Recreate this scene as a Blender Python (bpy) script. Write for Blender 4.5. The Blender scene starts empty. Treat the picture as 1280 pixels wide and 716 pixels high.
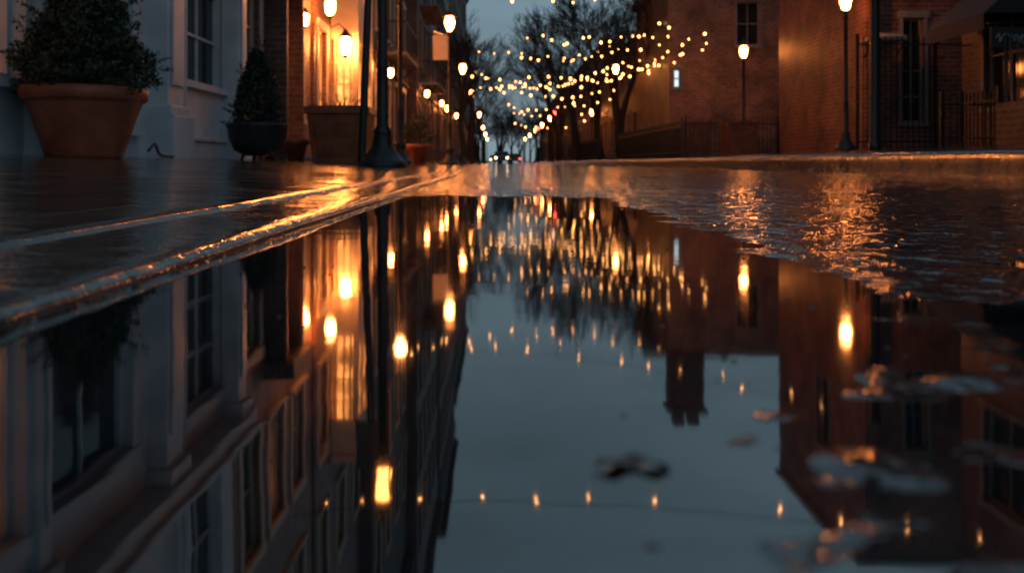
import bpy, math, random
from mathutils import Vector, noise
random.seed(7)
sc=bpy.context.scene
R=math.radians
# ------------------------------------------------------------ helpers
class MB:
    def __init__(s): s.v=[]; s.f=[]
    def box(s,x0,x1,y0,y1,z0,z1):
        x0,x1=sorted((x0,x1)); y0,y1=sorted((y0,y1)); z0,z1=sorted((z0,z1))
        n=len(s.v)
        s.v+=[(x0,y0,z0),(x1,y0,z0),(x1,y1,z0),(x0,y1,z0),(x0,y0,z1),(x1,y0,z1),(x1,y1,z1),(x0,y1,z1)]
        s.f+=[tuple(n+i for i in q) for q in ((0,3,2,1),(4,5,6,7),(0,1,5,4),(1,2,6,5),(2,3,7,6),(3,0,4,7))]
        return s
    def frustum(s,cx,cy,z0,z1,w0,w1,d0=None,d1=None):
        d0=d0 or w0; d1=d1 or w1; n=len(s.v)
        for z,w,d in ((z0,w0,d0),(z1,w1,d1)):
            s.v+=[(cx-w/2,cy-d/2,z),(cx+w/2,cy-d/2,z),(cx+w/2,cy+d/2,z),(cx-w/2,cy+d/2,z)]
        s.f+=[tuple(n+i for i in q) for q in ((0,3,2,1),(4,5,6,7),(0,1,5,4),(1,2,6,5),(2,3,7,6),(3,0,4,7))]
        return s
    def lathe(s,cx,cy,prof,n=20):
        b=len(s.v)
        for r,z in prof:
            for i in range(n):
                a=2*math.pi*i/n; s.v.append((cx+r*math.cos(a),cy+r*math.sin(a),z))
        for k in range(len(prof)-1):
            for i in range(n):
                j=(i+1)%n
                s.f.append((b+k*n+i,b+k*n+j,b+(k+1)*n+j,b+(k+1)*n+i))
        s.f.append(tuple(b+i for i in range(n))[::-1])
        s.f.append(tuple(b+(len(prof)-1)*n+i for i in range(n)))
        return s
    def tube(s,pts,rs,n=6):
        b=len(s.v); pts=[Vector(p) for p in pts]
        if not hasattr(rs,'__len__'): rs=[rs]*len(pts)
        for k,p in enumerate(pts):
            d=(pts[min(k+1,len(pts)-1)]-pts[max(k-1,0)])
            if d.length<1e-9: d=Vector((0,0,1))
            d.normalize()
            a=d.cross(Vector((0,0,1)) if abs(d.z)<.9 else Vector((1,0,0))).normalized(); c=d.cross(a)
            for i in range(n):
                t=2*math.pi*i/n; q=p+a*math.cos(t)*rs[k]+c*math.sin(t)*rs[k]; s.v.append(tuple(q))
        for k in range(len(pts)-1):
            for i in range(n):
                j=(i+1)%n; s.f.append((b+k*n+i,b+k*n+j,b+(k+1)*n+j,b+(k+1)*n+i))
        return s
    def sphere(s,c,r,nu=12,nv=8,sz=1):
        prof=[(max(1e-4,r*math.sin(math.pi*k/nv)),c[2]-r*sz*math.cos(math.pi*k/nv)) for k in range(nv+1)]
        return s.lathe(c[0],c[1],prof,nu)
    def octa(s,c,r):
        b=len(s.v); x,y,z=c
        s.v+=[(x+r,y,z),(x,y+r,z),(x-r,y,z),(x,y-r,z),(x,y,z+r*1.2),(x,y,z-r*1.2)]
        s.f+=[(b,b+1,b+4),(b+1,b+2,b+4),(b+2,b+3,b+4),(b+3,b,b+4),(b+1,b,b+5),(b+2,b+1,b+5),(b+3,b+2,b+5),(b,b+3,b+5)]
    def obj(s,name,mat,parent=None,smooth=False,bevel=0):
        me=bpy.data.meshes.new(name); me.from_pydata(s.v,[],s.f); me.update()
        o=bpy.data.objects.new(name,me); sc.collection.objects.link(o)
        if mat: me.materials.append(mat)
        if smooth:
            for p in me.polygons: p.use_smooth=True
        if bevel:
            m=o.modifiers.new('bevel','BEVEL'); m.width=bevel; m.segments=2; m.limit_method='ANGLE'
        if parent: o.parent=parent
        return o
def empty(name):
    o=bpy.data.objects.new(name,None); sc.collection.objects.link(o); return o

# ------------------------------------------------------------ materials
def mat(name):
    m=bpy.data.materials.new(name); m.use_nodes=True
    nt=m.node_tree; b=nt.nodes['Principled BSDF']; return m,nt,b
def nd(nt,t,**k):
    n=nt.nodes.new(t)
    for a,v in k.items():
        if a in n.inputs.keys() : n.inputs[a].default_value=v
        else: setattr(n,a,v)
    return n
def pos(nt): return nd(nt,'ShaderNodeNewGeometry').outputs['Position']
def noisy(name,c1,c2,scale,rough=(.5,.7),bump=0,bscale=None,dist=.01,metal=0,ior=None,detail=3):
    m,nt,b=mat(name); p=pos(nt)
    n=nd(nt,'ShaderNodeTexNoise',Scale=scale,Detail=detail); nt.links.new(p,n.inputs['Vector'])
    r=nd(nt,'ShaderNodeValToRGB'); e=r.color_ramp.elements
    e[0].position=.35; e[1].position=.65; e[0].color=(*c1,1); e[1].color=(*c2,1)
    nt.links.new(n.outputs[0],r.inputs[0]); nt.links.new(r.outputs[0],b.inputs['Base Color'])
    mr=nd(nt,'ShaderNodeMapRange'); mr.inputs[1].default_value=.3; mr.inputs[2].default_value=.7
    mr.inputs[3].default_value=rough[0]; mr.inputs[4].default_value=rough[1]
    nt.links.new(n.outputs[0],mr.inputs[0]); nt.links.new(mr.outputs[0],b.inputs['Roughness'])
    b.inputs['Metallic'].default_value=metal
    if ior: b.inputs['IOR'].default_value=ior
    if bump:
        n2=nd(nt,'ShaderNodeTexNoise',Scale=bscale or scale*4,Detail=2); nt.links.new(p,n2.inputs['Vector'])
        bu=nd(nt,'ShaderNodeBump'); bu.inputs['Strength'].default_value=bump; bu.inputs['Distance'].default_value=dist
        nt.links.new(n2.outputs[0],bu.inputs['Height']); nt.links.new(bu.outputs[0],b.inputs['Normal'])
    return m
def brick(name,c1,c2,mortar,rough=.5):
    m,nt,b=mat(name); p=pos(nt)
    sx=nd(nt,'ShaderNodeSeparateXYZ'); nt.links.new(p,sx.inputs[0])
    ad=nd(nt,'ShaderNodeMath',operation='ADD'); nt.links.new(sx.outputs[0],ad.inputs[0]); nt.links.new(sx.outputs[1],ad.inputs[1])
    cb=nd(nt,'ShaderNodeCombineXYZ'); nt.links.new(ad.outputs[0],cb.inputs[0]); nt.links.new(sx.outputs[2],cb.inputs[1])
    bt=nd(nt,'ShaderNodeTexBrick'); nt.links.new(cb.outputs[0],bt.inputs['Vector'])
    for k,v in (('Scale',1),('Mortar Size',.016),('Mortar Smooth',.2),('Bias',-.1),('Brick Width',.27),('Row Height',.105)): bt.inputs[k].default_value=v
    bt.inputs['Color1'].default_value=(*c1,1); bt.inputs['Color2'].default_value=(*c2,1); bt.inputs['Mortar'].default_value=(*mortar,1)
    n=nd(nt,'ShaderNodeTexNoise',Scale=1.1,Detail=5); n.inputs['Roughness'].default_value=.68; nt.links.new(p,n.inputs['Vector'])
    mr=nd(nt,'ShaderNodeMapRange'); mr.inputs[1].default_value=.33; mr.inputs[2].default_value=.67; mr.inputs[3].default_value=.4; mr.inputs[4].default_value=1.3
    nt.links.new(n.outputs[0],mr.inputs[0])
    mx=nd(nt,'ShaderNodeVectorMath',operation='SCALE'); nt.links.new(bt.outputs[0],mx.inputs[0]); nt.links.new(mr.outputs[0],mx.inputs['Scale'])
    nt.links.new(mx.outputs[0],b.inputs['Base Color'])
    bu=nd(nt,'ShaderNodeBump'); bu.inputs['Strength'].default_value=1; bu.inputs['Distance'].default_value=.02; bu.invert=True
    nt.links.new(bt.outputs['Fac'],bu.inputs['Height']); nt.links.new(bu.outputs[0],b.inputs['Normal'])
    b.inputs['Roughness'].default_value=rough
    return m
def emis(name,c,s,var=None,nosample=False):
    m,nt,b=mat(name)
    b.inputs['Base Color'].default_value=(.3,.25,.2,1); b.inputs['Emission Color'].default_value=(*c,1); b.inputs['Emission Strength'].default_value=s
    if var:
        n=nd(nt,'ShaderNodeTexNoise',Scale=var,Detail=3); nt.links.new(pos(nt),n.inputs['Vector'])
        mr=nd(nt,'ShaderNodeMapRange'); mr.inputs[1].default_value=.38; mr.inputs[2].default_value=.65; mr.inputs[3].default_value=s*.15; mr.inputs[4].default_value=s
        nt.links.new(n.outputs[0],mr.inputs[0]); nt.links.new(mr.outputs[0],b.inputs['Emission Strength'])
    if nosample: m.cycles.emission_sampling='NONE'
    return m
WARM=(1,.28,.06)
M=dict(
 white=noisy('white_paint',(.48,.54,.58),(.66,.70,.73),2.2,(.35,.55),.2,24,.005,detail=6),
 cream=noisy('cream_paint',(.5,.42,.3),(.6,.52,.4),3,(.4,.6),.15,30,.004),
 brick=brick('red_brick',(.26,.075,.042),(.13,.04,.026),(.26,.16,.12)),
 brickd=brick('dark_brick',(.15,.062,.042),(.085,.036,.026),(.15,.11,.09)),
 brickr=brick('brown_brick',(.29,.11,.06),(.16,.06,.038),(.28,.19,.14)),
 stone=noisy('stone',(.16,.15,.14),(.24,.22,.2),4,(.5,.8),.3,30),
 darkwall=noisy('dark_stucco',(.07,.055,.048),(.12,.09,.08),2,(.6,.8),.3,25),
 iron=noisy('black_iron',(.008,.008,.009),(.016,.016,.016),8,(.25,.45),.2,60,.002),
 terra=noisy('terracotta',(.45,.12,.05),(.28,.07,.035),5,(.3,.55),.3,40,.003),
 terrad=noisy('brown_planter',(.36,.10,.038),(.22,.06,.026),5,(.25,.5),.3,30,.003),
 pot=noisy('dark_pot',(.02,.02,.024),(.035,.035,.035),5,(.3,.5)),
 soil=noisy('soil',(.02,.014,.01),(.04,.03,.02),20,(.8,.9),.5,60),
 wood=noisy('dark_wood',(.16,.06,.032),(.08,.03,.018),6,(.4,.6),.3,40),
 slate=noisy('slate_roof',(.04,.045,.05),(.07,.07,.08),5,(.4,.6),.3,12),
 leaf=noisy('leaf',(.014,.028,.012),(.042,.068,.032),14,(.4,.6)),
 leafd=noisy('dark_leaf',(.010,.020,.012),(.026,.042,.022),14,(.4,.6)),
 deadleaf=noisy('dead_leaf',(.14,.055,.02),(.06,.028,.012),300,(.05,.2),ior=2.0),
 bark=noisy('bark',(.02,.016,.013),(.035,.028,.022),12,(.7,.9)),
 glass=noisy('window_glass',(.012,.014,.018),(.02,.024,.028),2,(.04,.08),.05,2,.01),
 lit=emis('lit_window',(1,.26,.05),1.6,2.2),
 litdim=emis('dim_lit_window',(1,.26,.06),.25,1.6,True),
 litb=emis('bright_lit_window',(1,.31,.065),4.0,2.6),
 litshop=emis('shop_lit_window',(1,.30,.07),.5,1.3),
 cool=emis('cool_window',(.8,.95,1),1.0,None,True),
 lamp=emis('lamp_glass',WARM,75),
 walllamp=emis('wall_lamp_glass',WARM,190),
 bulb=emis('bulb_glass',(1,.40,.11),12,None,True),
 head=emis('headlight_glass',(1,.55,.25),16,None,True),
 red=emis('red_signal',(1,.05,.03),16,None,True),
 carp=noisy('car_paint',(.05,.05,.055),(.06,.06,.065),3,(.2,.3)),
 rubber=noisy('rubber',(.02,.02,.02),(.03,.03,.03),9,(.7,.8)),
 awn=noisy('awning_canvas',(.02,.02,.024),(.035,.035,.04),8,(.7,.9)),
)
# wet surfaces
def wet(name,c1,c2,scale,rough,bumps,ior=1.6,grid=None):
    m,nt,b=mat(name); p=pos(nt)
    n=nd(nt,'ShaderNodeTexNoise',Scale=scale,Detail=4); nt.links.new(p,n.inputs['Vector'])
    r=nd(nt,'ShaderNodeValToRGB'); e=r.color_ramp.elements; e[0].position=.35; e[1].position=.65; e[0].color=(*c1,1); e[1].color=(*c2,1)
    nt.links.new(n.outputs[0],r.inputs[0]); nt.links.new(r.outputs[0],b.inputs['Base Color'])
    n3=nd(nt,'ShaderNodeTexNoise',Scale=rough[2],Detail=3); nt.links.new(p,n3.inputs['Vector'])
    mr=nd(nt,'ShaderNodeMapRange'); mr.inputs[1].default_value=.38; mr.inputs[2].default_value=.62; mr.inputs[3].default_value=rough[0]; mr.inputs[4].default_value=rough[1]
    nt.links.new(n3.outputs[0],mr.inputs[0]); nt.links.new(mr.outputs[0],b.inputs['Roughness'])
    b.inputs['IOR'].default_value=ior
    prev=None
    for sc_,d in bumps:
        nn=nd(nt,'ShaderNodeTexNoise',Scale=sc_,Detail=2); nt.links.new(p,nn.inputs['Vector'])
        bu=nd(nt,'ShaderNodeBump'); bu.inputs['Strength'].default_value=1; bu.inputs['Distance'].default_value=d
        nt.links.new(nn.outputs[0],bu.inputs['Height'])
        if prev: nt.links.new(prev.outputs[0],bu.inputs['Normal'])
        prev=bu
    if grid:
        bt=nd(nt,'ShaderNodeTexBrick'); nt.links.new(p,bt.inputs['Vector'])
        for k,v in (('Scale',1),('Mortar Size',.006),('Mortar Smooth',.4),('Brick Width',grid[0]),('Row Height',grid[1])): bt.inputs[k].default_value=v
        bu=nd(nt,'ShaderNodeBump'); bu.inputs['Strength'].default_value=1; bu.inputs['Distance'].default_value=.004; bu.invert=True
        nt.links.new(bt.outputs['Fac'],bu.inputs['Height']); nt.links.new(prev.outputs[0],bu.inputs['Normal']); prev=bu
    if prev: nt.links.new(prev.outputs[0],b.inputs['Normal'])
    return m
M['road']=wet('wet_asphalt',(.018,.018,.020),(.038,.037,.039),9,(.03,.14,6.0),((130,.0012),(24,.0055)),ior=2.1)
M['kerb']=wet('wet_kerb_stone',(.07,.062,.055),(.13,.115,.105),12,(.05,.16,6),((120,.0008),(26,.0024)),ior=2.0)
M['pave']=wet('wet_paving',(.030,.027,.025),(.06,.053,.048),5,(.05,.20,3.2),((90,.0008),(11,.0026)),ior=2.0,grid=(1.1,1.6))
M['ground']=wet('wet_ground',(.03,.03,.028),(.06,.055,.05),2,(.3,.5,1),((4,.004),))
M['water']=wet('puddle_water',(.006,.008,.010),(.010,.012,.014),3,(.028,.055,1.5),((4,.00045),(26,.00007)),ior=3.2)

# ------------------------------------------------------------ world
w=bpy.data.worlds.new("World"); sc.world=w; w.use_nodes=True
nt=w.node_tree; bg=nt.nodes['Background']
tc=nd(nt,'ShaderNodeTexCoord'); sp=nd(nt,'ShaderNodeSeparateXYZ'); nt.links.new(tc.outputs['Generated'],sp.inputs[0])
rp=nd(nt,'ShaderNodeValToRGB'); e=rp.color_ramp.elements
e[0].position=0; e[0].color=(.155,.212,.245,1); e[1].position=.7; e[1].color=(.075,.122,.162,1)
k=e.new(.16); k.color=(.112,.170,.208,1)
nt.links.new(sp.outputs[2],rp.inputs[0])
mp=nd(nt,'ShaderNodeMapping'); mp.inputs['Scale'].default_value=(1,1,3.5); nt.links.new(tc.outputs['Generated'],mp.inputs[0])
cn=nd(nt,'ShaderNodeTexNoise',Scale=2.6,Detail=5); nt.links.new(mp.outputs[0],cn.inputs['Vector'])
mr=nd(nt,'ShaderNodeMapRange'); mr.inputs[1].default_value=.3; mr.inputs[2].default_value=.7; mr.inputs[3].default_value=.74; mr.inputs[4].default_value=1.24
nt.links.new(cn.outputs[0],mr.inputs[0])
vm=nd(nt,'ShaderNodeVectorMath',operation='SCALE'); nt.links.new(rp.outputs[0],vm.inputs[0]); nt.links.new(mr.outputs[0],vm.inputs['Scale'])
sky=nd(nt,'ShaderNodeTexSky',sky_type='NISHITA'); sky.sun_disc=False; sky.sun_elevation=R(2); sky.sun_rotation=R(200)
s2=nd(nt,'ShaderNodeVectorMath',operation='SCALE'); nt.links.new(sky.outputs[0],s2.inputs[0]); s2.inputs['Scale'].default_value=.004
ad=nd(nt,'ShaderNodeVectorMath',operation='ADD'); nt.links.new(vm.outputs[0],ad.inputs[0]); nt.links.new(s2.outputs[0],ad.inputs[1])
nt.links.new(ad.outputs[0],bg.inputs[0]); bg.inputs[1].default_value=1.4

# ------------------------------------------------------------ ground / road / water
CAMZ=.09
g=MB(); g.v=[(-600,-200,-.03),(600,-200,-.03),(600,1500,-.03),(-600,1500,-.03)]; g.f=[(0,1,2,3)]; g.obj('ground',M['ground'])
def frange(a,b,s):
    o=[]; x=a
    while x<b-1e-6: o.append(x); x+=s
    return o
def xr(y):
    if y<.26: b=.085
    elif y<.5: b=.085+(y-.26)/.24*.195
    else: b=.28
    return b+.05*noise.noise((y*3.1,3.3,0))+.02*noise.noise((y*14,9.3,0))
def rh(x,y):
    if y>6.2: return .004
    e_=max(x-xr(y),(y-2.35-.35*noise.noise((x*4,1.7,5))-.1*noise.noise((x*17,2,5))))
    base=max(-.010,min(.0012,e_*.055))
    if y<.62 and x>0: base=min(base,-.0013+max(0,(y-.42))*.013)
    if x<.06: base=min(base,-.010 if y<2 else base)
    a=.0014*noise.noise((x*6,y*6,0))+.0024*noise.noise((x*16,y*21,4))+.0016*noise.noise((x*38,y*46,9))+.0006*noise.noise((x*80,y*80,1))
    a+=.0014*abs(noise.noise((x*24,y*34,14)))
    if y<.45: a*=1.25
    fade=1 if y<4.2 else max(0,1-(y-4.2)/2.0)
    z=base+a
    return z*fade+.004*(1-fade)
xs=frange(-.30,.72,.006)+frange(.72,1.5,.011)+frange(1.5,3.3,.025)+[3.3]
ys=frange(-3,.1,.12)+frange(.1,1.2,.006)+frange(1.2,3,.011)+frange(3,6.2,.03)+[6.2,12,25,50,100,220,400]
mb=MB(); nx=len(xs)
for y in ys:
    for x in xs: mb.v.append((x,y,rh(x,y)))
for j in range(len(ys)-1):
    for i in range(nx-1): mb.f.append((j*nx+i,j*nx+i+1,(j+1)*nx+i+1,(j+1)*nx+i))
mb.obj('road',M['road'],smooth=True)
wv=MB(); wv.v=[(-.29,-3,0),(3.29,-3,0),(3.29,6.5,0),(-.29,6.5,0)]; wv.f=[(0,1,2,3)]; wv.obj('puddle_water',M['water'])

def extr(prof,name,m,amp=.0012,ys=None,smooth=True):
    ys=ys or (frange(-3,.1,.15)+frange(.1,4,.015)+frange(4,12,.1)+frange(12,60,2)+[60,120,400])
    mb=MB(); n=len(prof)
    for y in ys:
        for i,(x,z) in enumerate(prof):
            w_=amp*(noise.noise((x*3,y*2.3,7))+.6*noise.noise((x*9,y*11,2))+.5*noise.noise((x*25,y*34,2)))
            mb.v.append((x+w_*1.5,y,z+w_))
    for j in range(len(ys)-1):
        for i in range(n-1):
            q=(j*n+i,j*n+i+1,(j+1)*n+i+1,(j+1)*n+i)
            mb.f.append(q)
    o=mb.obj(name,m,smooth=smooth)
    return o
extr([(-.268,-.02),(-.266,.003),(-.268,.008),(-.273,.0115),(-.282,.0135),(-.30,.014),(-.33,.0142),(-.36,.0145),(-.39,.0153),(-.42,.016),(-.432,.0145),(-.438,.010),(-.440,.002)],'kerb',M['kerb'],amp=.0018)
def lz(x): return .022+.04*(abs(x)-.47)
extr([(-.4405,.002),(-.443,.011),(-.448,.0175),(-.458,.021),(-.47,.022)]+[(-x,lz(-x)) for x in (.6,.8,1.1,1.5,2,2.5,3,3.4,4.2)],'pavement',M['pave'],amp=.0018)
# right kerb and pavement
def rz(x): return .178+.046*(x-3.45)
extr([(3.296,-.02),(3.296,.03),(3.297,.08),(3.298,.12),(3.302,.15),(3.312,.168),(3.33,.175),(3.36,.177),(3.45,.178),(3.456,.168)],'kerb',M['kerb'],amp=.008)
extr([(3.457,.165),(3.462,.18)]+[(x,rz(x)) for x in (3.7,4.5,5.5,6.5,7.5,8.5,10.5,13)],'pavement',M['pave'],amp=.002)

# ------------------------------------------------------------ architecture
def WB(mb,ax,p0,p1,u0,u1,z0,z1):
    if ax=='x': mb.box(p0,p1,u0,u1,z0,z1)
    else: mb.box(u0,u1,p0,p1,z0,z1)
def facade(par,ax,p,s,u0,u1,z0,z1,wins,wall,trim,T=.28,cas=.09,mull=(2,2)):
    W=MB(); F=MB(); gl={}
    us=sorted({u0,u1,*[w_[0] for w_ in wins],*[w_[1] for w_ in wins]}); zs=sorted({z0,z1,*[w_[2] for w_ in wins],*[w_[3] for w_ in wins]})
    for i in range(len(us)-1):
        for j in range(len(zs)-1):
            cu=(us[i]+us[i+1])/2; cz=(zs[j]+zs[j+1])/2
            if any(a<cu<b and c<cz<d for a,b,c,d,*_ in wins): continue
            WB(W,ax,p,p-s*T,us[i],us[i+1],zs[j],zs[j+1])
    for w_ in wins:
        a,b,c,d,k=w_[:5]; mu=w_[5] if len(w_)>5 else mull
        gm=gl.setdefault(k,MB()); WB(gm,ax,p-s*.15,p-s*.17,a,b,c,d)
        f=.05
        for (ua,ub,za,zb) in ((a,a+f,c,d),(b-f,b,c,d),(a+f,b-f,c,c+f),(a+f,b-f,d-f,d)): WB(F,ax,p-s*.09,p-s*.148,ua,ub,za,zb)
        for i in range(1,mu[0]):
            u=a+(b-a)*i/mu[0]; WB(F,ax,p-s*.11,p-s*.146,u-.015,u+.015,c+f,d-f)
        for i in range(1,mu[1]):
            z=c+(d-c)*i/mu[1]; WB(F,ax,p-s*.105,p-s*.145,a+f,b-f,z-.018,z+.018)
        if cas:
            WB(F,ax,p+s*.03,p-s*.02,a-cas,a-.003,c,d); WB(F,ax,p+s*.03,p-s*.02,b+.003,b+cas,c,d)
            WB(F,ax,p+s*.055,p-s*.02,a-cas-.04,b+cas+.04,d+.003,d+.16)
            WB(F,ax,p+s*.08,p-s*.02,a-cas-.04,b+cas+.04,c-.08,c-.003)
    W.obj('wall',wall,par); 
    if F.v: F.obj('window_frames',trim,par)
    for k,v in gl.items(): v.obj('window_glass',M[k],par)
def cornice(par,ax,p,s,u0,u1,z,m,sz=1):
    C=MB()
    for d,a,b in ((.10,-.35,-.2),(.18,-.197,-.08),(.30,-.077,.06)): WB(C,ax,p+s*d*sz,p-s*.1,u0,u1,z+a*sz,z+b*sz)
    n=int((u1-u0)/.45)
    for i in range(n):
        u=u0+.2+i*.45; WB(C,ax,p+s*.16*sz,p+s*.102*sz,u,u+.14,z-.34*sz,z-.2*sz)
    C.obj('cornice',m,par)
def townhouse(name,side,X,y0,y1,h,wall,trim,ground='glass',lit=.15,fl=3.1,z0=0,ww=.95,gap=1.0,cm=None,seed=1):
    rnd=random.Random(seed); par=empty(name); s=1 if side=='L' else -1
    wins=[]; n=max(1,int((y1-y0-.6)/(ww+gap))); st=(y1-y0)/n
    z=3.4
    while z+fl*.75<h-.4:
        for i in range(n):
            c=y0+st*(i+.5); k='glass'; r=rnd.random()
            if r<lit*.5: k='lit'
            elif r<lit: k='litdim'
            wins.append((c-ww/2,c+ww/2,z+.55,z+fl*.78,k))
        z+=fl
    for i in range(n):
        c=y0+st*(i+.5)
        if i%3==1: wins.append((c-.5,c+.5,z0+.15,2.55,rnd.choice(['litdim','lit',ground]),(1,3)))
        else: wins.append((c-ww*.62,c+ww*.62,z0+.8,2.7,rnd.choice(['lit',ground,'litdim']),(2,2)))
    facade(par,'x',X,s,y0,y1,-.02,h,wins,wall,trim)
    B=MB(); B.box(X-s*.283,X-s*8,y0+.01,y1-.01,-.02,h-.15); B.obj('body',wall,par)
    cornice(par,'x',X,s,y0+.02,y1-.02,h,cm or trim)
    S=MB(); S.box(X+s*.12,X-s*.05,y0+.02,y1-.02,2.95,3.15); S.box(X+s*.18,X-s*.05,y0+.02,y1-.02,3.153,3.23); S.obj('string_course',cm or trim,par)
    return par
# --- left: white shop
p=empty('white_shop_building'); X=-3.8
wn=[(5.3,7.05,.75,2.9,'litshop',(2,1)),(7.45,9.15,.45,2.9,'glass',(2,2)),(10.75,12.3,1.1,3.0,'glass',(2,3)),
    (5.3,6.6,3.9,5.9,'glass'),(7.6,8.9,3.9,5.9,'glass'),(10.9,12.1,3.9,5.9,'glass'),(2.0,4.6,.75,2.9,'glass',(3,1))]
facade(p,'x',X,1,1.2,12.68,-.02,9,wn,M['white'],M['white'],cas=.13)
B=MB(); B.box(X-.283,X-8,1.21,12.67,-.02,8.9); B.obj('body',M['white'],p)
cornice(p,'x',X,1,1.22,12.66,8.95,M['white'])
P=MB()
for c,wd in ((9.85,.5),(12.42,.36),(7.25,.2),(4.95,.34)):
    dp=.22 if wd>.3 else .1
    P.box(X+dp,X-.02,c-wd/2,c+wd/2,.0,3.25)
    P.box(X+dp+.09,X-.02,c-wd/2-.07,c+wd/2+.07,.0,.62); P.box(X+dp+.05,X-.02,c-wd/2-.04,c+wd/2+.04,.623,.72)
    P.box(X+dp+.035,X+dp+.003,c-wd/2+.08,c+wd/2-.08,.95,2.9)
    P.box(X+dp+.08,X-.02,c-wd/2-.06,c+wd/2+.06,3.253,3.42)
P.box(X+.06,X-.02,10.12,12.22,.0,.36); P.box(X+.09,X-.02,10.12,12.22,.363,.42)
P.box(X+.36,X-.02,1.22,12.66,3.43,3.62); P.box(X+.44,X-.02,1.22,12.66,3.623,3.7)
for c in (10.35,10.55): P.lathe(X+.07,c,[(.03,.4),(.03,8.4)],8)
P.obj('pilasters',M['white'],p,bevel=.008)
# --- left: brick townhouse, lit
p=empty('brick_townhouse'); X=-3.85
wn=[(13.3,14.3,1.0,2.9,'glass',(2,3)),(16.6,17.5,.95,3.0,'litb',(2,4)),(14.9,15.9,.2,2.9,'lit',(1,3)),
    (13.3,14.3,4.2,6.1,'glass'),(14.9,15.9,4.2,6.1,'litdim'),(16.6,17.5,4.2,6.1,'glass'),(13.3,14.3,7.4,9.2,'glass'),(14.9,15.9,7.4,9.2,'glass'),(16.6,17.5,7.4,9.2,'glass')]
facade(p,'x',X,1,12.7,18.38,-.02,11,wn,M['brickr'],M['cream'],cas=.14)
B=MB(); B.box(X-.283,X-8,12.71,18.37,-.02,10.9); B.obj('body',M['brickr'],p)
cornice(p,'x',X,1,12.72,18.36,10.95,M['brickd'])
D_=MB(); D_.box(X+.35,X-.02,14.72,14.85,.05,3.2); D_.box(X+.35,X-.02,15.95,16.08,.05,3.2); D_.box(X+.5,X-.02,14.6,16.2,3.203,3.5); D_.obj('door_surround',M['brickd'],p,bevel=.01)
S=MB(); S.box(X+.55,X+.01,14.75,16.05,.02,.24); S.box(X+.9,X+.552,14.75,16.05,.02,.17); S.obj('steps',M['stone'],p)
# --- left: lit doorway house with white bay
p=empty('bay_front_townhouse'); X=-3.8
wn=[(18.8,19.7,.3,3.0,'litb',(1,4)),(23.3,24.1,.9,2.9,'lit'),(18.8,19.7,4.2,6.2,'litdim'),(23.3,24.1,4.2,6.2,'glass'),(18.8,19.7,7.4,9.2,'glass'),(20.9,21.9,7.4,9.2,'glass'),(23.3,24.1,7.4,9.2,'glass')]
facade(p,'x',X,1,18.4,24.48,-.02,12,wn,M['brick'],M['cream'],cas=.14)
B=MB(); B.box(X-.283,X-8,18.41,24.47,-.02,11.9); B.obj('body',M['brick'],p)
cornice(p,'x',X,1,18.42,24.46,11.95,M['brickd'])
Bw=MB(); Bg=MB(); bx=X+.62
for z0,z1 in ((0,.9),(2.95,3.9),(5.9,6.6)):
    Bw.box(bx,X-.02,20.3,22.7,z0,z1)
for z0,z1 in ((.9,2.95),(3.9,5.9)):
    for c in (20.36,21.1,21.9,22.64): Bw.box(bx,bx-.12,c-.06,c+.06,z0+.001,z1-.001)
    for xx in (X+.1,X+.3,X+.45): Bw.box(xx,xx-.035,20.3,20.38,z0+.001,z1-.001)
    zz=z0+.5
    while zz<z1-.1: Bw.box(bx-.1,X+.0,20.35,20.39,zz,zz+.03); zz+=.5
    Bg.box(bx-.08,X+.12,20.4,22.6,z0+.002,z1-.002)
Bw.box(bx+.12,X-.02,20.2,22.8,6.603,6.75)
Bw.obj('bay_window_frame',M['cream'],p); Bg.obj('bay_window_glass',M['litb'],p)
# --- farther left buildings
townhouse('stucco_townhouse','L',-3.45,24.5,33.9,15,M['darkwall'],M['cream'],lit=.25,seed=3,cm=M['darkwall'])
townhouse('brick_apartment_building','L',-3.05,33.95,45.9,17.5,M['brickd'],M['stone'],lit=.2,seed=5)
townhouse('brick_apartment_building','L',-2.95,46,62,19.5,M['brickd'],M['stone'],lit=.15,seed=8,cm=M['darkwall'])
townhouse('stone_apartment_building','L',-3.1,62.1,92,17,M['darkwall'],M['stone'],lit=.15,seed=9)
townhouse('brick_row_house','L',-3.3,92.1,140,12,M['brickd'],M['stone'],lit=.15,seed=10)
# balconies
def balcony(X,y0,y1,z,d=.8):
    p=empty('iron_balcony'); b=MB(); b.box(X,X+d,y0,y1,z,z+.08); b.obj('slab',M['stone'],p)
    r=MB()
    for y in frange(y0+.03,y1,.14): r.box(X+d-.03,X+d-.01,y,y+.018,z+.08,z+.95)
    for x in frange(X+.05,X+d-.05,.14):
        r.box(x,x+.018,y0+.02,y0+.038,z+.08,z+.95)
    r.box(X+d-.04,X+d,y0,y1,z+.95,z+1.0); r.box(X,X+d-.042,y0+.01,y0+.05,z+.95,z+1.0); r.obj('railing',M['iron'],p)
    k=MB()
    for y in (y0+.2,y1-.2): k.tube([(X+.01,y,z-.5),(X+d*.5,y,z-.28),(X+d-.1,y,z-.01)],.025)
    k.obj('brackets',M['iron'],p)
balcony(-3.45,26,30,3.3); balcony(-3.05,36,41,3.3,.7); balcony(-3.05,36,41,6.5,.7); balcony(-2.95,48,54,6.5,.7)

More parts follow.
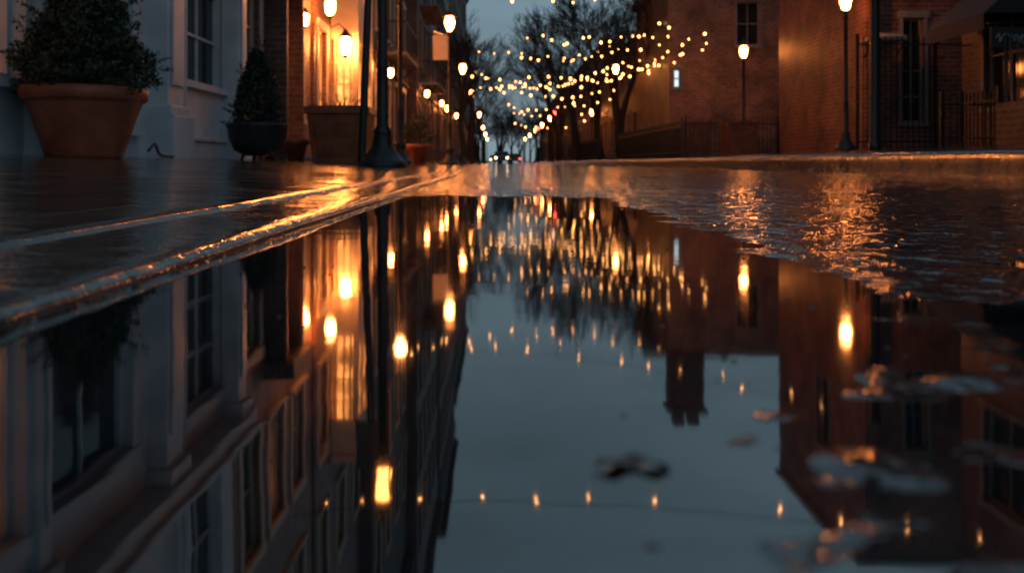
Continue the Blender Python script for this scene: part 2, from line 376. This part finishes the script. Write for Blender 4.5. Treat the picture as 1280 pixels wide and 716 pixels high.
# --- right: big brick building
p=empty('brick_corner_building'); X=8.2
facade(p,'x',X,-1,19.8,25.5,-.02,8.8,[(21.6,22.5,5.2,6.9,'glass')],M['brick'],M['stone'],cas=.06)
facade(p,'y',19.8,-1,8.483,12.5,-.02,8.8,[(9.15,9.62,1.0,3.35,'glass',(2,4)),(9.2,9.7,4.6,6.4,'glass'),(10.6,11.5,1.2,3.2,'glass')],M['brick'],M['stone'],cas=.08)
B=MB(); B.box(8.483,14,20.085,25.49,-.02,8.7); B.obj('body',M['brick'],p)
C=MB(); C.box(8.1,8.5,19.7,25.6,8.803,8.95); C.box(8.503,12.5,19.7,20.1,8.803,8.95); C.obj('parapet_coping',M['stone'],p)
F=MB(); F.box(8.2,8.481,19.52+.0,19.797,-.02,8.8); F.obj('corner_pier',M['brick'],p)
# small canopy
p=empty('door_canopy'); c=MB(); c.box(8.1,8.9,19.0,19.5,2.75,2.82); c.frustum(8.5,19.25,2.823,2.9,.8,.5,.5,.3); c.obj('canopy_roof',M['stone'],p)
c=MB(); c.tube([(8.15,19.05,2.75),(8.15,19.5,2.4)],.02); c.tube([(8.85,19.05,2.75),(8.85,19.5,2.4)],.02); c.obj('brackets',M['iron'],p)
# --- right: dark near building
p=empty('dark_shop_building'); X=9.0
facade(p,'x',X,-1,5,17,-.02,8,[(14.9,16.2,1.1,3.0,'glass'),(12.4,13.6,.4,2.9,'glass',(1,3)),(9,11,.9,2.9,'glass'),(14.9,16.2,4.3,6.1,'glass'),(12.4,13.6,4.3,6.1,'litdim'),(9,10.6,4.3,6.1,'glass')],M['brickd'],M['stone'])
B=MB(); B.box(X+.283,15,5.01,16.99,-.02,7.9); B.obj('body',M['brickd'],p); cornice(p,'x',X,-1,5.02,16.98,7.95,M['stone'])
# awning
p=empty('shop_awning'); a=MB(); n=0
a.v=[(8.95,14.7,3.3),(8.95,16.6,3.3),(8.15,16.6,2.6),(8.15,14.7,2.6),(8.15,16.6,2.32),(8.15,14.7,2.32),(8.95,14.7,2.6),(8.95,16.6,2.6)]
a.f=[(0,1,2,3),(3,2,4,5),(0,3,6),(1,7,2),(5,4,7,6)]; a.obj('canvas',M['awn'],p)
a=MB()
for y in (14.72,16.58): a.tube([(8.96,y,2.3),(8.17,y,2.33)],.015)
a.obj('frame',M['iron'],p)
p=empty('hanging_shop_sign'); a=MB(); a.box(8.05,8.75,14.3,14.36,1.95,2.3); a.obj('sign_board',M['awn'],p)
a=MB(); a.box(8.0,8.98,14.31,14.35,2.35,2.38); a.tube([(8.15,14.33,2.3),(8.15,14.33,2.36)],.01,4); a.tube([(8.65,14.33,2.3),(8.65,14.33,2.36)],.01,4); a.obj('bracket',M['iron'],p)
a=MB(); pts=[]
for i in range(60):
    t=i/59; pts.append((8.12+.56*t+.02*math.sin(t*30),14.285,2.12+.07*math.sin(t*34)*(1-.4*t)))
a.tube(pts,.007,5); a.obj('lettering',M['white'],p)
# stoop with leaning handrail
p=empty('entrance_stoop'); a=MB()
for i in range(4): a.box(7.9+.0,8.98,12.2+i*.28,13.9,rz(8)+i*.16-.02 if i==0 else rz(8)+i*.16+.002,rz(8)+(i+1)*.16)
a.obj('steps',M['brickd'],p); a=MB()
for x in (7.95,8.9):
    a.tube([(x,12.0,rz(8)),(x,12.0,1.35),(x,13.7,2.1),(x,13.7,.9)],.025)
    for i in range(8): a.tube([(x,12.2+i*.2,.5+i*.09),(x,12.2+i*.2,1.4+i*.09)],.01)
a.obj('handrail',M['iron'],p)
# --- right: house with chimney
p=empty('brick_gable_house')
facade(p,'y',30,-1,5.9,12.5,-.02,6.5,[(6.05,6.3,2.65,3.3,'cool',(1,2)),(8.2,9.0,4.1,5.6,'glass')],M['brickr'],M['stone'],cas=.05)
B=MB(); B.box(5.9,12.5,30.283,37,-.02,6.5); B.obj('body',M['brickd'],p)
a=MB(); a.v=[(5.7,29.8,6.45),(12.7,29.8,6.45),(12.7,33.6,7.3),(5.7,33.6,7.3),(5.7,37.2,6.45),(12.7,37.2,6.45)]; a.f=[(0,1,2,3),(3,2,5,4),(0,3,4),(1,5,2),(0,4,5,1)]; a.obj('roof',M['slate'],p)
a=MB(); a.box(5.95,7.1,29.95,30.75,6.4,8.3); a.box(5.85,7.2,29.85,30.85,8.303,8.5); a.box(6.1,6.45,30.1,30.6,8.503,8.95); a.box(6.6,6.95,30.1,30.6,8.503,8.95); a.obj('chimney',M['brickd'],p)
# lower building behind it
p=empty('brick_row_house'); 
facade(p,'x',6.6,-1,38,52,-.02,6.0,[(y,y+.9,z,z+1.5,'lit' if (i+int(z))%3==0 else 'glass') for i,y in enumerate(frange(39,51,2.1)) for z in (1,3.9)],M['brickd'],M['stone'])
B=MB(); B.box(6.883,13,38,52,-.02,6.0); B.obj('body',M['brickd'],p)
a=MB(); a.v=[(6.4,37.8,5.95),(6.4,52.2,5.95),(9.8,52.2,8.4),(9.8,37.8,8.4),(13.2,37.8,5.95),(13.2,52.2,5.95)]; a.f=[(0,3,2,1),(3,4,5,2),(0,4,3),(1,2,5),(0,1,5,4)]; a.obj('roof',M['slate'],p)
townhouse('brick_row_house','R',6.8,53,75,7.5,M['brickd'],M['stone'],lit=.2,seed=21)
townhouse('brick_row_house','R',6.5,76,130,7.0,M['darkwall'],M['stone'],lit=.2,seed=22)

# ------------------------------------------------------------ street furniture
def lamp_post(x,y,z,h,scale=1,light='lamp',name='street_lamp',base=True,lr=.15):
    p=empty(name); b=MB(); s=scale; H=h
    prof=[(.24*s,z-.03),(.24*s,z+.05),(.20*s,z+.07),(.17*s,z+.12),(.11*s,z+.2),(.085*s,z+.34),(.095*s,z+.36),(.06*s,z+.42),(.055*s,z+1.0),(.065*s,z+1.03),(.05*s,z+1.07),(.04*s,H-.36),(.07*s,H-.33),(.035*s,H-.28),(.035*s,H-.23)]
    b.lathe(x,y,prof,18); b.obj('post',M['iron'],p,smooth=True)
    g_=MB(); g_.lathe(x,y,[(.05,H-.17),(.085,H-.1),(lr*.8,H+.02),(lr*.82,H+.1),(.08,H+.18)],10); g_.obj('lantern_glass',M[light],p,smooth=True)
    f=MB(); f.lathe(x,y,[(.06,H-.22),(.10,H-.19),(.10,H-.175)],12); f.lathe(x,y,[(lr+.04,H+.185),(lr,H+.22),(.06,H+.34),(.02,H+.37),(.028,H+.41),(.006,H+.48)],12)
    for i in range(4):
        a=math.pi/4+i*math.pi/2; f.tube([(x+.09*math.cos(a),y+.09*math.sin(a),H-.18),(x+(lr+.02)*math.cos(a),y+(lr+.02)*math.sin(a),H+.19)],.01,5)
    f.obj('lantern_frame',M['iron'],p)
    return p
M['lampdim']=emis('dim_lamp_glass',WARM,16)
M['lampfar']=emis('far_lamp_glass',WARM,60,None,True)
lamp_post(-1.16,9,lz(1.16),3.15,1.05,'lampdim',lr=.09)
lamp_post(-1.85,17,lz(1.85),3.45,1)
lamp_post(-1.16,22,lz(1.16),3.55,1)
lamp_post(-1.25,33,lz(1.25),3.6,1)
lamp_post(-1.25,46,lz(1.25),3.7,1)
lamp_post(-1.25,66,lz(1.25),3.7,1,'lampfar')
lamp_post(7.55,19,rz(7.5),3.55,1.0)
lamp_post(7.6,27,rz(7.6),3.48,1.0)
lamp_post(6.0,34,rz(6),3.55,1.0)
lamp_post(4.9,36,rz(4.9),3.9,1.0)
lamp_post(4.5,52,rz(4.5),3.6,1)
lamp_post(6.1,56,rz(6),3.3,1)
for y in (70,82,96,112,130): lamp_post(4.3,y,rz(4.5),3.6,1,'lampfar')
for y in (88,108,130): lamp_post(-1.3,y,lz(1.3),3.6,1,'lampfar')
# thick utility pole right
p=empty('utility_pole'); b=MB(); zz=rz(6); b.lathe(6.02,14,[(.11,zz-.03),(.11,zz+.1),(.08,zz+.14),(.075,3.9),(.09,3.92),(.09,4.0),(.03,4.08)],16); b.obj('pole',M['iron'],p,smooth=True)
b=MB(); b.box(5.9,6.0,13.9,14.1,2.9,3.2); b.obj('junction_box',M['iron'],p,bevel=.01)
# thin leaning sign pole left, with sign
p=empty('sign_post'); b=MB(); b.tube([(-1.56,10.2,lz(1.5)-.02),(-1.50,10.2,1.5),(-1.43,10.2,3.4)],[.05,.045,.04],12); b.obj('post',M['iron'],p,smooth=True)
b=MB(); b.box(-1.62,-1.24,10.13,10.15,2.9,3.4); b.obj('sign_plate',M['iron'],p,bevel=.01)
p=empty('banner_sign'); b=MB(); b.box(-1.5,-1.15,21.0,21.05,2.55,3.15); b.obj('panel',M['cream'],p,bevel=.01)
b=MB(); b.tube([(-1.16,21.9,3.22),(-1.5,20.98,3.22)],.015); b.tube([(-1.2,21.0,3.22),(-1.2,21.0,3.14)],.01); b.obj('bracket',M['iron'],p)
# wall lanterns
def wall_lantern(x,y,z,s=1,light='walllamp'):
    p=empty('wall_lantern'); g_=MB(); g_.lathe(x,y,[(.05*s,z-.16*s),(.09*s,z-.1*s),(.11*s,z+.1*s),(.07*s,z+.15*s)],10); g_.obj('glass',M[light],p,smooth=True)
    f=MB(); f.lathe(x,y,[(.15*s,z+.155*s),(.06*s,z+.26*s),(.02*s,z+.32*s)],10); f.lathe(x,y,[(.02*s,z-.24*s),(.06*s,z-.17*s)],8)
    for i in range(4):
        a=math.pi/4+i*math.pi/2; f.tube([(x+.07*s*math.cos(a),y+.07*s*math.sin(a),z-.17*s),(x+.125*s*math.cos(a),y+.125*s*math.sin(a),z+.155*s)],.008*s,4)
    f.tube([(x,y,z+.3*s),(x-.15,y,z+.42*s),(x-.42,y,z+.3*s)],.015); f.obj('bracket',M['iron'],p)
wall_lantern(-3.42,18.15,3.3,1.0); wall_lantern(-3.42,20.0,2.75,1.2)
wall_lantern(-3.0,22.95,2.6,.8); wall_lantern(-3.55,16.35,2.75,.7)
wall_lantern(-3.05,25.5,2.7,.8,'lamp'); wall_lantern(-2.7,34.5,2.8,.8,'lamp'); wall_lantern(-2.65,43,3,.8,'lamp'); wall_lantern(-2.6,47,3,1,'lampfar'); wall_lantern(-2.6,58,3.2,1,'lampfar')
# planters ------------------------------------------------------
def leafcloud(mb,fn,n,size,rnd):
    for _ in range(n):
        c=Vector(fn(rnd)); 
        a=Vector((rnd.gauss(0,1),rnd.gauss(0,1),rnd.gauss(0,1))).normalized(); b=a.cross(Vector((rnd.gauss(0,1),rnd.gauss(0,1),rnd.gauss(0,1)))).normalized()
        s=size*rnd.uniform(.6,1.4); k=len(mb.v)
        mb.v+=[tuple(c-a*s),tuple(c+b*s*.38),tuple(c+a*s),tuple(c-b*s*.38)]; mb.f.append((k,k+1,k+2,k+3))
def shrub_fn(cx,cy,z0,h,rad,lump=.4):
    def fn(r):
        while 1:
            t=r.random(); th=r.uniform(0,2*math.pi)
            rr=rad(t)*(1+lump*noise.noise((math.cos(th)*2+cx,math.sin(th)*2+cy,t*5)))+.0
            q=rr*(1-abs(r.gauss(0,.22)))
            if r.random()<rad(t)*1.8/ max(.3,rad(.3)*1.2): return (cx+q*math.cos(th),cy+q*math.sin(th),z0+t*h+r.gauss(0,.015))
    return fn
def shrub(p,cx,cy,z0,h,rad,n,size,m,seed,spr=40):
    rnd=random.Random(seed); mb=MB(); leafcloud(mb,shrub_fn(cx,cy,z0,h,rad),n,size,rnd)
    for _ in range(spr):
        c=shrub_fn(cx,cy,z0,h,rad)(rnd); d=Vector((c[0]-cx,c[1]-cy,rnd.uniform(0,.25)));
        if d.length<.02: continue
        d.normalize()
        for k in range(14):
            q=Vector(c)+d*k*size*.55; leafcloud(mb,lambda r,q=q:tuple(q+Vector((r.gauss(0,.01),r.gauss(0,.01),r.gauss(0,.01)))),2,size*.8,rnd)
    mb.obj('foliage',m,p)
    t=MB(); t.tube([(cx,cy,z0-.1),(cx+.01,cy,z0+h*.5),(cx,cy,z0+h*.9)],[.03,.02,.005])
    for i in range(24):
        a=rnd.uniform(0,6.28); tt=rnd.uniform(.05,.8); r_=rad(tt)*.8; t.tube([(cx,cy,z0+tt*h*.8),(cx+r_*math.cos(a),cy+r_*math.sin(a),z0+tt*h+.05)],[.01,.003],4)
    t.obj('stems',M['bark'],p)
p=empty('potted_shrub'); cx,cy=-3.27,7.0; z0=lz(3.27)-.01
b=MB(); b.lathe(cx,cy,[(.27,z0),(.29,z0+.03),(.36,z0+.25),(.42,z0+.42),(.435,z0+.45),(.455,z0+.455),(.47,z0+.47),(.475,z0+.54),(.46,z0+.56),(.42,z0+.56),(.41,z0+.5)],40); b.obj('terracotta_pot',M['terra'],p,smooth=True)
b=MB(); b.lathe(cx,cy,[(.405,z0+.48),(.405,z0+.52)],30); b.obj('soil',M['soil'],p)
shrub(p,cx,cy,z0+.5,1.0,lambda t:.06+.52*(1-t)**.75*(.6+.4*min(1,t*6)),14000,.026,M['leaf'],3,130)
p=empty('potted_conifer'); cx,cy=-2.93,10.8; z0=lz(2.93)-.01
b=MB(); b.lathe(cx,cy,[(.16,z0+.07),(.28,z0+.14),(.34,z0+.27),(.36,z0+.40),(.38,z0+.43),(.38,z0+.46),(.34,z0+.46),(.33,z0+.42)],30); b.obj('bowl',M['pot'],p,smooth=True)
b=MB()
for i in range(4):
    a=i*1.57+.5; b.tube([(cx+.15*math.cos(a),cy+.15*math.sin(a),z0+.1),(cx+.2*math.cos(a),cy+.2*math.sin(a),z0)],.02)
b.obj('feet',M['iron'],p)
shrub(p,cx,cy,z0+.42,.95,lambda t:.03+.27*(1-t)**.6,6000,.024,M['leafd'],5)
p=empty('square_planter'); cx,cy=-2.1,12.0; z0=lz(2.1)-.01
b=MB(); b.frustum(cx,cy,z0,z0+.66,.66,.80); b.box(cx-.43,cx+.43,cy-.43,cy+.43,z0+.663,z0+.76); b.frustum(cx,cy,z0+.10,z0+.56,.5,.62,.70,.84); b.obj('box',M['terrad'],p,bevel=.012)
b=MB(); b.box(cx-.38,cx+.38,cy-.38,cy+.38,z0+.763,z0+.775); b.obj('soil',M['soil'],p)
rnd=random.Random(5); b=MB()
for i in range(40):
    a=rnd.uniform(0,6.28); q=rnd.uniform(0,.3); d=rnd.uniform(.05,.16); x_,y_=cx+q*math.cos(a),cy+q*math.sin(a)
    b.tube([(x_,y_,z0+.77),(x_+d*.4*math.cos(a),y_+d*.4*math.sin(a),z0+.85),(x_+d*math.cos(a),y_+d*math.sin(a),z0+.87+rnd.uniform(0,.1))],[.005,.004,.002],4)
b.obj('twigs',M['bark'],p)
def small_pot(cx,cy,s,seed,plant=True):
    p=empty('flower_pot'); z0=lz(cx)-.01 if cx<0 else rz(cx)-.01
    b=MB(); b.lathe(cx,cy,[(.11*s,z0),(.17*s,z0+.25*s),(.2*s,z0+.26*s),(.2*s,z0+.32*s),(.16*s,z0+.32*s),(.15*s,z0+.28*s)],22); b.obj('pot',M['terra'],p,smooth=True)
    if plant: shrub(p,cx,cy,z0+.28*s,.5*s,lambda t:.04+.2*s*(1-t)**.5,900,.03,M['leafd'],seed)
small_pot(-2.75,12.1,.95,2,False); small_pot(-1.7,19.5,1.4,3); small_pot(-2.9,17.2,1.2,4); small_pot(-2.4,24,1.3,6)
p=MB(); pts=[(-3.42+.06*math.cos(t*.7),8.5+.16*t,lz(3.4)+.02+.12*math.exp(-((t-1.5)**2)/2.5)) for t in [i*.2 for i in range(30)]]
p.tube(pts,.014,6); p.obj('garden_hose',M['rubber'],smooth=True)
def railing(name,ax,p_,u0,u1,z0,z1,step=.11,finial=True):
    par=empty(name); r=MB(); 
    for u in frange(u0,u1,step):
        WB(r,ax,p_-.01,p_+.01,u,u+.02,z0,z1)
        if finial:
            c=(p_,u+.01) if ax=='x' else (u+.01,p_); r.frustum(c[0],c[1],z1,z1+.1,.035,.004)
    for z in (z0+.12,z1-.12): WB(r,ax,p_-.016,p_+.016,u0,u1,z,z+.035)
    for u in (u0-.03,u1): WB(r,ax,p_-.03,p_+.03,u,u+.06,z0-.05,z1+.12)
    r.obj('bars',M['iron'],par)
railing('iron_gate','y',19.0,7.8,9.45,rz(8.5),2.75,.12)
railing('iron_fence','y',15.2,7.7,8.7,rz(8),1.2,.12)
railing('iron_fence','x',8.0,14.0,15.1,rz(8),1.2,.12)
railing('iron_fence','y',26,5.6,8.3,rz(7)-.05,1.35,.12)
railing('iron_fence','x',5.5,26.1,40,rz(5.5),1.3,.13)
railing('iron_fence','x',4.9,42,60,rz(5),1.3,.2,False)
def bin_(x,y,w_,h):
    p=empty('wooden_bin_enclosure'); z=rz(x)-.02; b=MB(); n=int(w_/.14)
    for i in range(n): b.box(x+i*.14,x+i*.14+.125,y,y+.03,z,z+h)
    for i in range(6): b.box(x,x+.03,y+.04+i*.14,y+.165+i*.14,z,z+h)
    b.box(x-.03,x+w_+.03,y-.04,y+.9,z+h+.003,z+h+.06); b.obj('boards',M['wood'],p)
bin_(5.75,28.2,1.2,1.1); bin_(6.6,25,.9,.9)
for (tx,ty) in ((3.9,60),(4.0,86)):
    p=empty('traffic_signal'); b=MB(); b.lathe(tx,ty,[(.09,.1),(.07,3.6)],10); b.obj('pole',M['iron'],p); b=MB(); b.box(tx-.18,tx+.18,ty-.3,ty-.1,2.7,3.7); b.obj('housing',M['iron'],p,bevel=.03)
    b=MB(); b.sphere((tx,ty-.32,3.45),.17); b.obj('red_light',M['red'],p)
def car(x,y,lit=True,col='head'):
    p=empty('car'); b=MB(); prof=[(0,.35),(0,.75),(.25,.85),(1.0,.92),(1.6,1.38),(3.1,1.42),(3.8,.98),(4.3,.92),(4.35,.4)]
    n=len(prof)
    for sx,ins in ((-.86,0),(.86,0)):
        for (yy,zz) in prof: b.v.append((x+sx*(.82 if zz>1.1 else 1),y+yy,zz))
    for i in range(n-1): b.f.append((i,i+1,n+i+1,n+i))
    b.f.append(tuple(range(n))); b.f.append(tuple(range(2*n-1,n-1,-1))); b.f.append((0,n,2*n-1,n-1)); b.obj('body',M['carp'],p,bevel=.05)
    g_=MB(); g_.v=[(x-.7,y+1.05,.95),(x+.7,y+1.05,.95),(x+.62,y+1.55,1.33),(x-.62,y+1.55,1.33)]; g_.f=[(0,1,2,3)]; g_.v=[(a,b_-.02,c+.02) for a,b_,c in g_.v]; g_.obj('windscreen',M['glass'],p)
    t=MB()
    for sx in (-.78,.78):
        for yy in (.8,3.5): t.tube([(x+sx-.1,y+yy,.33),(x+sx+.1,y+yy,.33)],.33,16)
    t.obj('wheels',M['rubber'],p)
    h=MB()
    for sx in (-.62,.62): h.sphere((x+sx,y-.01,.66),.1,10,6)
    h.obj('headlights' if col=='head' else 'tail_lights',M[col],p)
car(.6,95); car(2.6,118,col='red'); car(-.2,140)
# ------------------------------------------------------------ trees
def bare_tree_mesh(h,seed,depth=6):
    rnd=random.Random(seed); mb=MB()
    def rec(p,d,L,r,k):
        pts=[p]; rs=[r]; q=p; dd=d.copy(); n=3
        for i in range(n):
            dd=(dd+Vector((rnd.gauss(0,.10),rnd.gauss(0,.10),rnd.gauss(0,.06)+.03))).normalized()
            q=q+dd*L/n; pts.append(q); rs.append(max(.008,r*(1-.38*(i+1)/n)))
        mb.tube(pts,rs,7 if k<2 else (4 if k<4 else 3))
        if k>=depth: return
        nb=3 if k<depth-1 else 5
        for i in range(nb):
            a=rnd.uniform(0,6.28); t=rnd.uniform(.35,1) if i>0 else 1
            idx=min(n-1,int(t*n)); base=pts[idx].lerp(pts[idx+1],t*n-idx if t<1 else 1)
            sp_=rnd.uniform(.3,.65) if i>0 else .18
            o=dd.cross(Vector((math.cos(a),math.sin(a),.3))).normalized()
            nd_=(dd*math.cos(sp_)+o*math.sin(sp_)).normalized()
            rec(base,nd_,L*rnd.uniform(.62,.84),max(.010,rs[idx]*(.74 if i==0 else .56)),k+1)
    rec(Vector((0,0,-.1)),Vector((0,0,1)),h*.25,h*.019,0)
    me=bpy.data.meshes.new('bare_tree'); me.from_pydata(mb.v,[],mb.f); me.materials.append(M['bark']); return me
tms=[bare_tree_mesh(10,s) for s in (1,2,3)]
def tree(x,y,z,s,i,rot,parent=None,name='bare_tree'):
    o=bpy.data.objects.new(name,tms[i%3]); sc.collection.objects.link(o); o.location=(x,y,z); o.scale=(s,s,s); o.rotation_euler=(0,0,rot)
    if parent: o.parent=parent
tree(-1.5,52,.05,1.1,0,1); tree(-1.4,40,.05,.95,1,2.2); tree(-1.7,70,.05,1.2,1,2)
tree(5.6,40,.27,1.2,2,0); tree(4.4,46,.2,1.25,1,4); tree(6.0,50,.3,1.35,0,2.4); tree(4.2,58,.2,1.3,2,3); tree(6.2,35.5,.3,1.0,1,5.5); tree(4.6,72,.2,1.3,0,3)
dt=empty('distant_trees'); rnd=random.Random(4)
for i in range(22): tree(rnd.uniform(-3,18),rnd.uniform(105,150),0,rnd.uniform(.8,1.25),i,rnd.uniform(0,6),dt,'tree')
# ------------------------------------------------------------ string lights
def W(px,py,D): return Vector(((px-620)/1100*D,D,CAMZ+(204-py)/1100*D))
def strings(a,b,n,sag,par):
    wire=MB(); pts=[]
    for i in range(n*2+1):
        t=i/(n*2); q=a.lerp(b,t); q.z-=sag*4*t*(1-t); pts.append(q)
    wire.tube(pts,.008,4); bl=MB()
    for i in range(1,n*2,2):
        if rnd.random()<.10: continue
        c=pts[i]+Vector((rnd.gauss(0,.1),rnd.gauss(0,.1),-.09+rnd.gauss(0,.09)))
        r_=(.022+.0006*c.y)*rnd.uniform(.65,1.25)
        bl.octa(c,r_); wire.tube([pts[i],c+Vector((0,0,.05))],.012,4)
    wire.obj('wire',M['rubber'],par); bl.obj('bulbs',M['bulb'],par)
E=[((892,38,27),(600,62,48),22,.5),((885,50,28),(590,92,44),22,.6),((862,62,29),(598,112,40),20,.3),
   ((845,30,27),(655,42,40),14,.4),((830,22,30),(700,75,55),12,.4),((775,98,34),(625,105,50),16,.2),((770,108,36),(585,88,34),15,.6),
   ((770,122,44),(630,130,60),12,.4),((885,44,27),(750,98,36),11,.2),((850,72,29),(690,100,52),14,.3),((760,138,55),(640,140,80),12,.3),
   ((740,150,60),(640,155,90),10,.3)]
for a,b,n,s in E:
    strings(W(*a),W(*b),n,s,empty('string_lights'))
for a,b,n,s in [((8.1,21,5.9),(-3.4,25,5.3),15,.6),((8.9,13,6.0),(-3.7,16,6.3),13,.6),((5.9,30,6.3),(-3.3,30,6.6),13,.7)]:
    strings(Vector(a),Vector(b),n,s,empty('string_lights'))
# ------------------------------------------------------------ debris in the puddle
p=empty('fallen_leaf'); b=MB(); n=18
cx,cy=.040,.258
for i in range(n+1):
    t=i/n; w_=.0042*math.sin(math.pi*min(1,t*1.02))**.7+.0004; x_=cx-.011+.022*t; y_=cy+.004*math.sin(t*3)+.001*noise.noise((t*9,1,1))
    for sgn in (-1,-.5,0,.5,1): b.v.append((x_,y_+sgn*w_,.0006+abs(sgn)*.0012+.0009*math.sin(t*11+sgn)))
for i in range(n):
    for j in range(4): b.f.append((i*5+j,i*5+j+1,(i+1)*5+j+1,(i+1)*5+j))
b.obj('blade',M['deadleaf'],p,smooth=True)
b=MB(); rd=random.Random(12)
for i in range(46):
    y=rd.uniform(.2,1.0); x=rd.uniform(-.24,.22) if i%3==0 else rd.uniform(.03,.2)
    r=rd.uniform(.0004,.0010)*(1 if y<.5 else 1.5)
    k=len(b.v); b.sphere((x,y,.0002),r,8,5,.7)
    sx=rd.uniform(1,2.6); a=rd.uniform(0,3.14)
    for q in range(k,len(b.v)):
        vx,vy,vz=b.v[q]; dx,dy=(vx-x)*sx,vy-y; b.v[q]=(x+dx*math.cos(a)-dy*math.sin(a),y+dx*math.sin(a)+dy*math.cos(a),vz)
b.obj('floating_debris',M['deadleaf'],smooth=True)

# ------------------------------------------------------------ sun, camera
sl=bpy.data.lights.new('sun','SUN'); sl.energy=.03; sl.angle=R(20); sl.color=(.8,.9,1); so=bpy.data.objects.new('sun',sl); sc.collection.objects.link(so); so.rotation_euler=(R(50),0,R(-30))
cam=bpy.data.cameras.new('camera'); co=bpy.data.objects.new('camera',cam); sc.collection.objects.link(co)
co.location=(0,0,CAMZ); co.rotation_euler=(R(90),0,0)
cam.lens=36*1100/1280; cam.sensor_width=36; cam.shift_x=20/1280; cam.shift_y=-154/1280
cam.clip_start=.01; cam.clip_end=3000
cam.dof.use_dof=True; cam.dof.focus_distance=1.4; cam.dof.aperture_fstop=7
sc.camera=co
sc.view_settings.view_transform='Standard'; sc.view_settings.look='None'; sc.view_settings.exposure=0
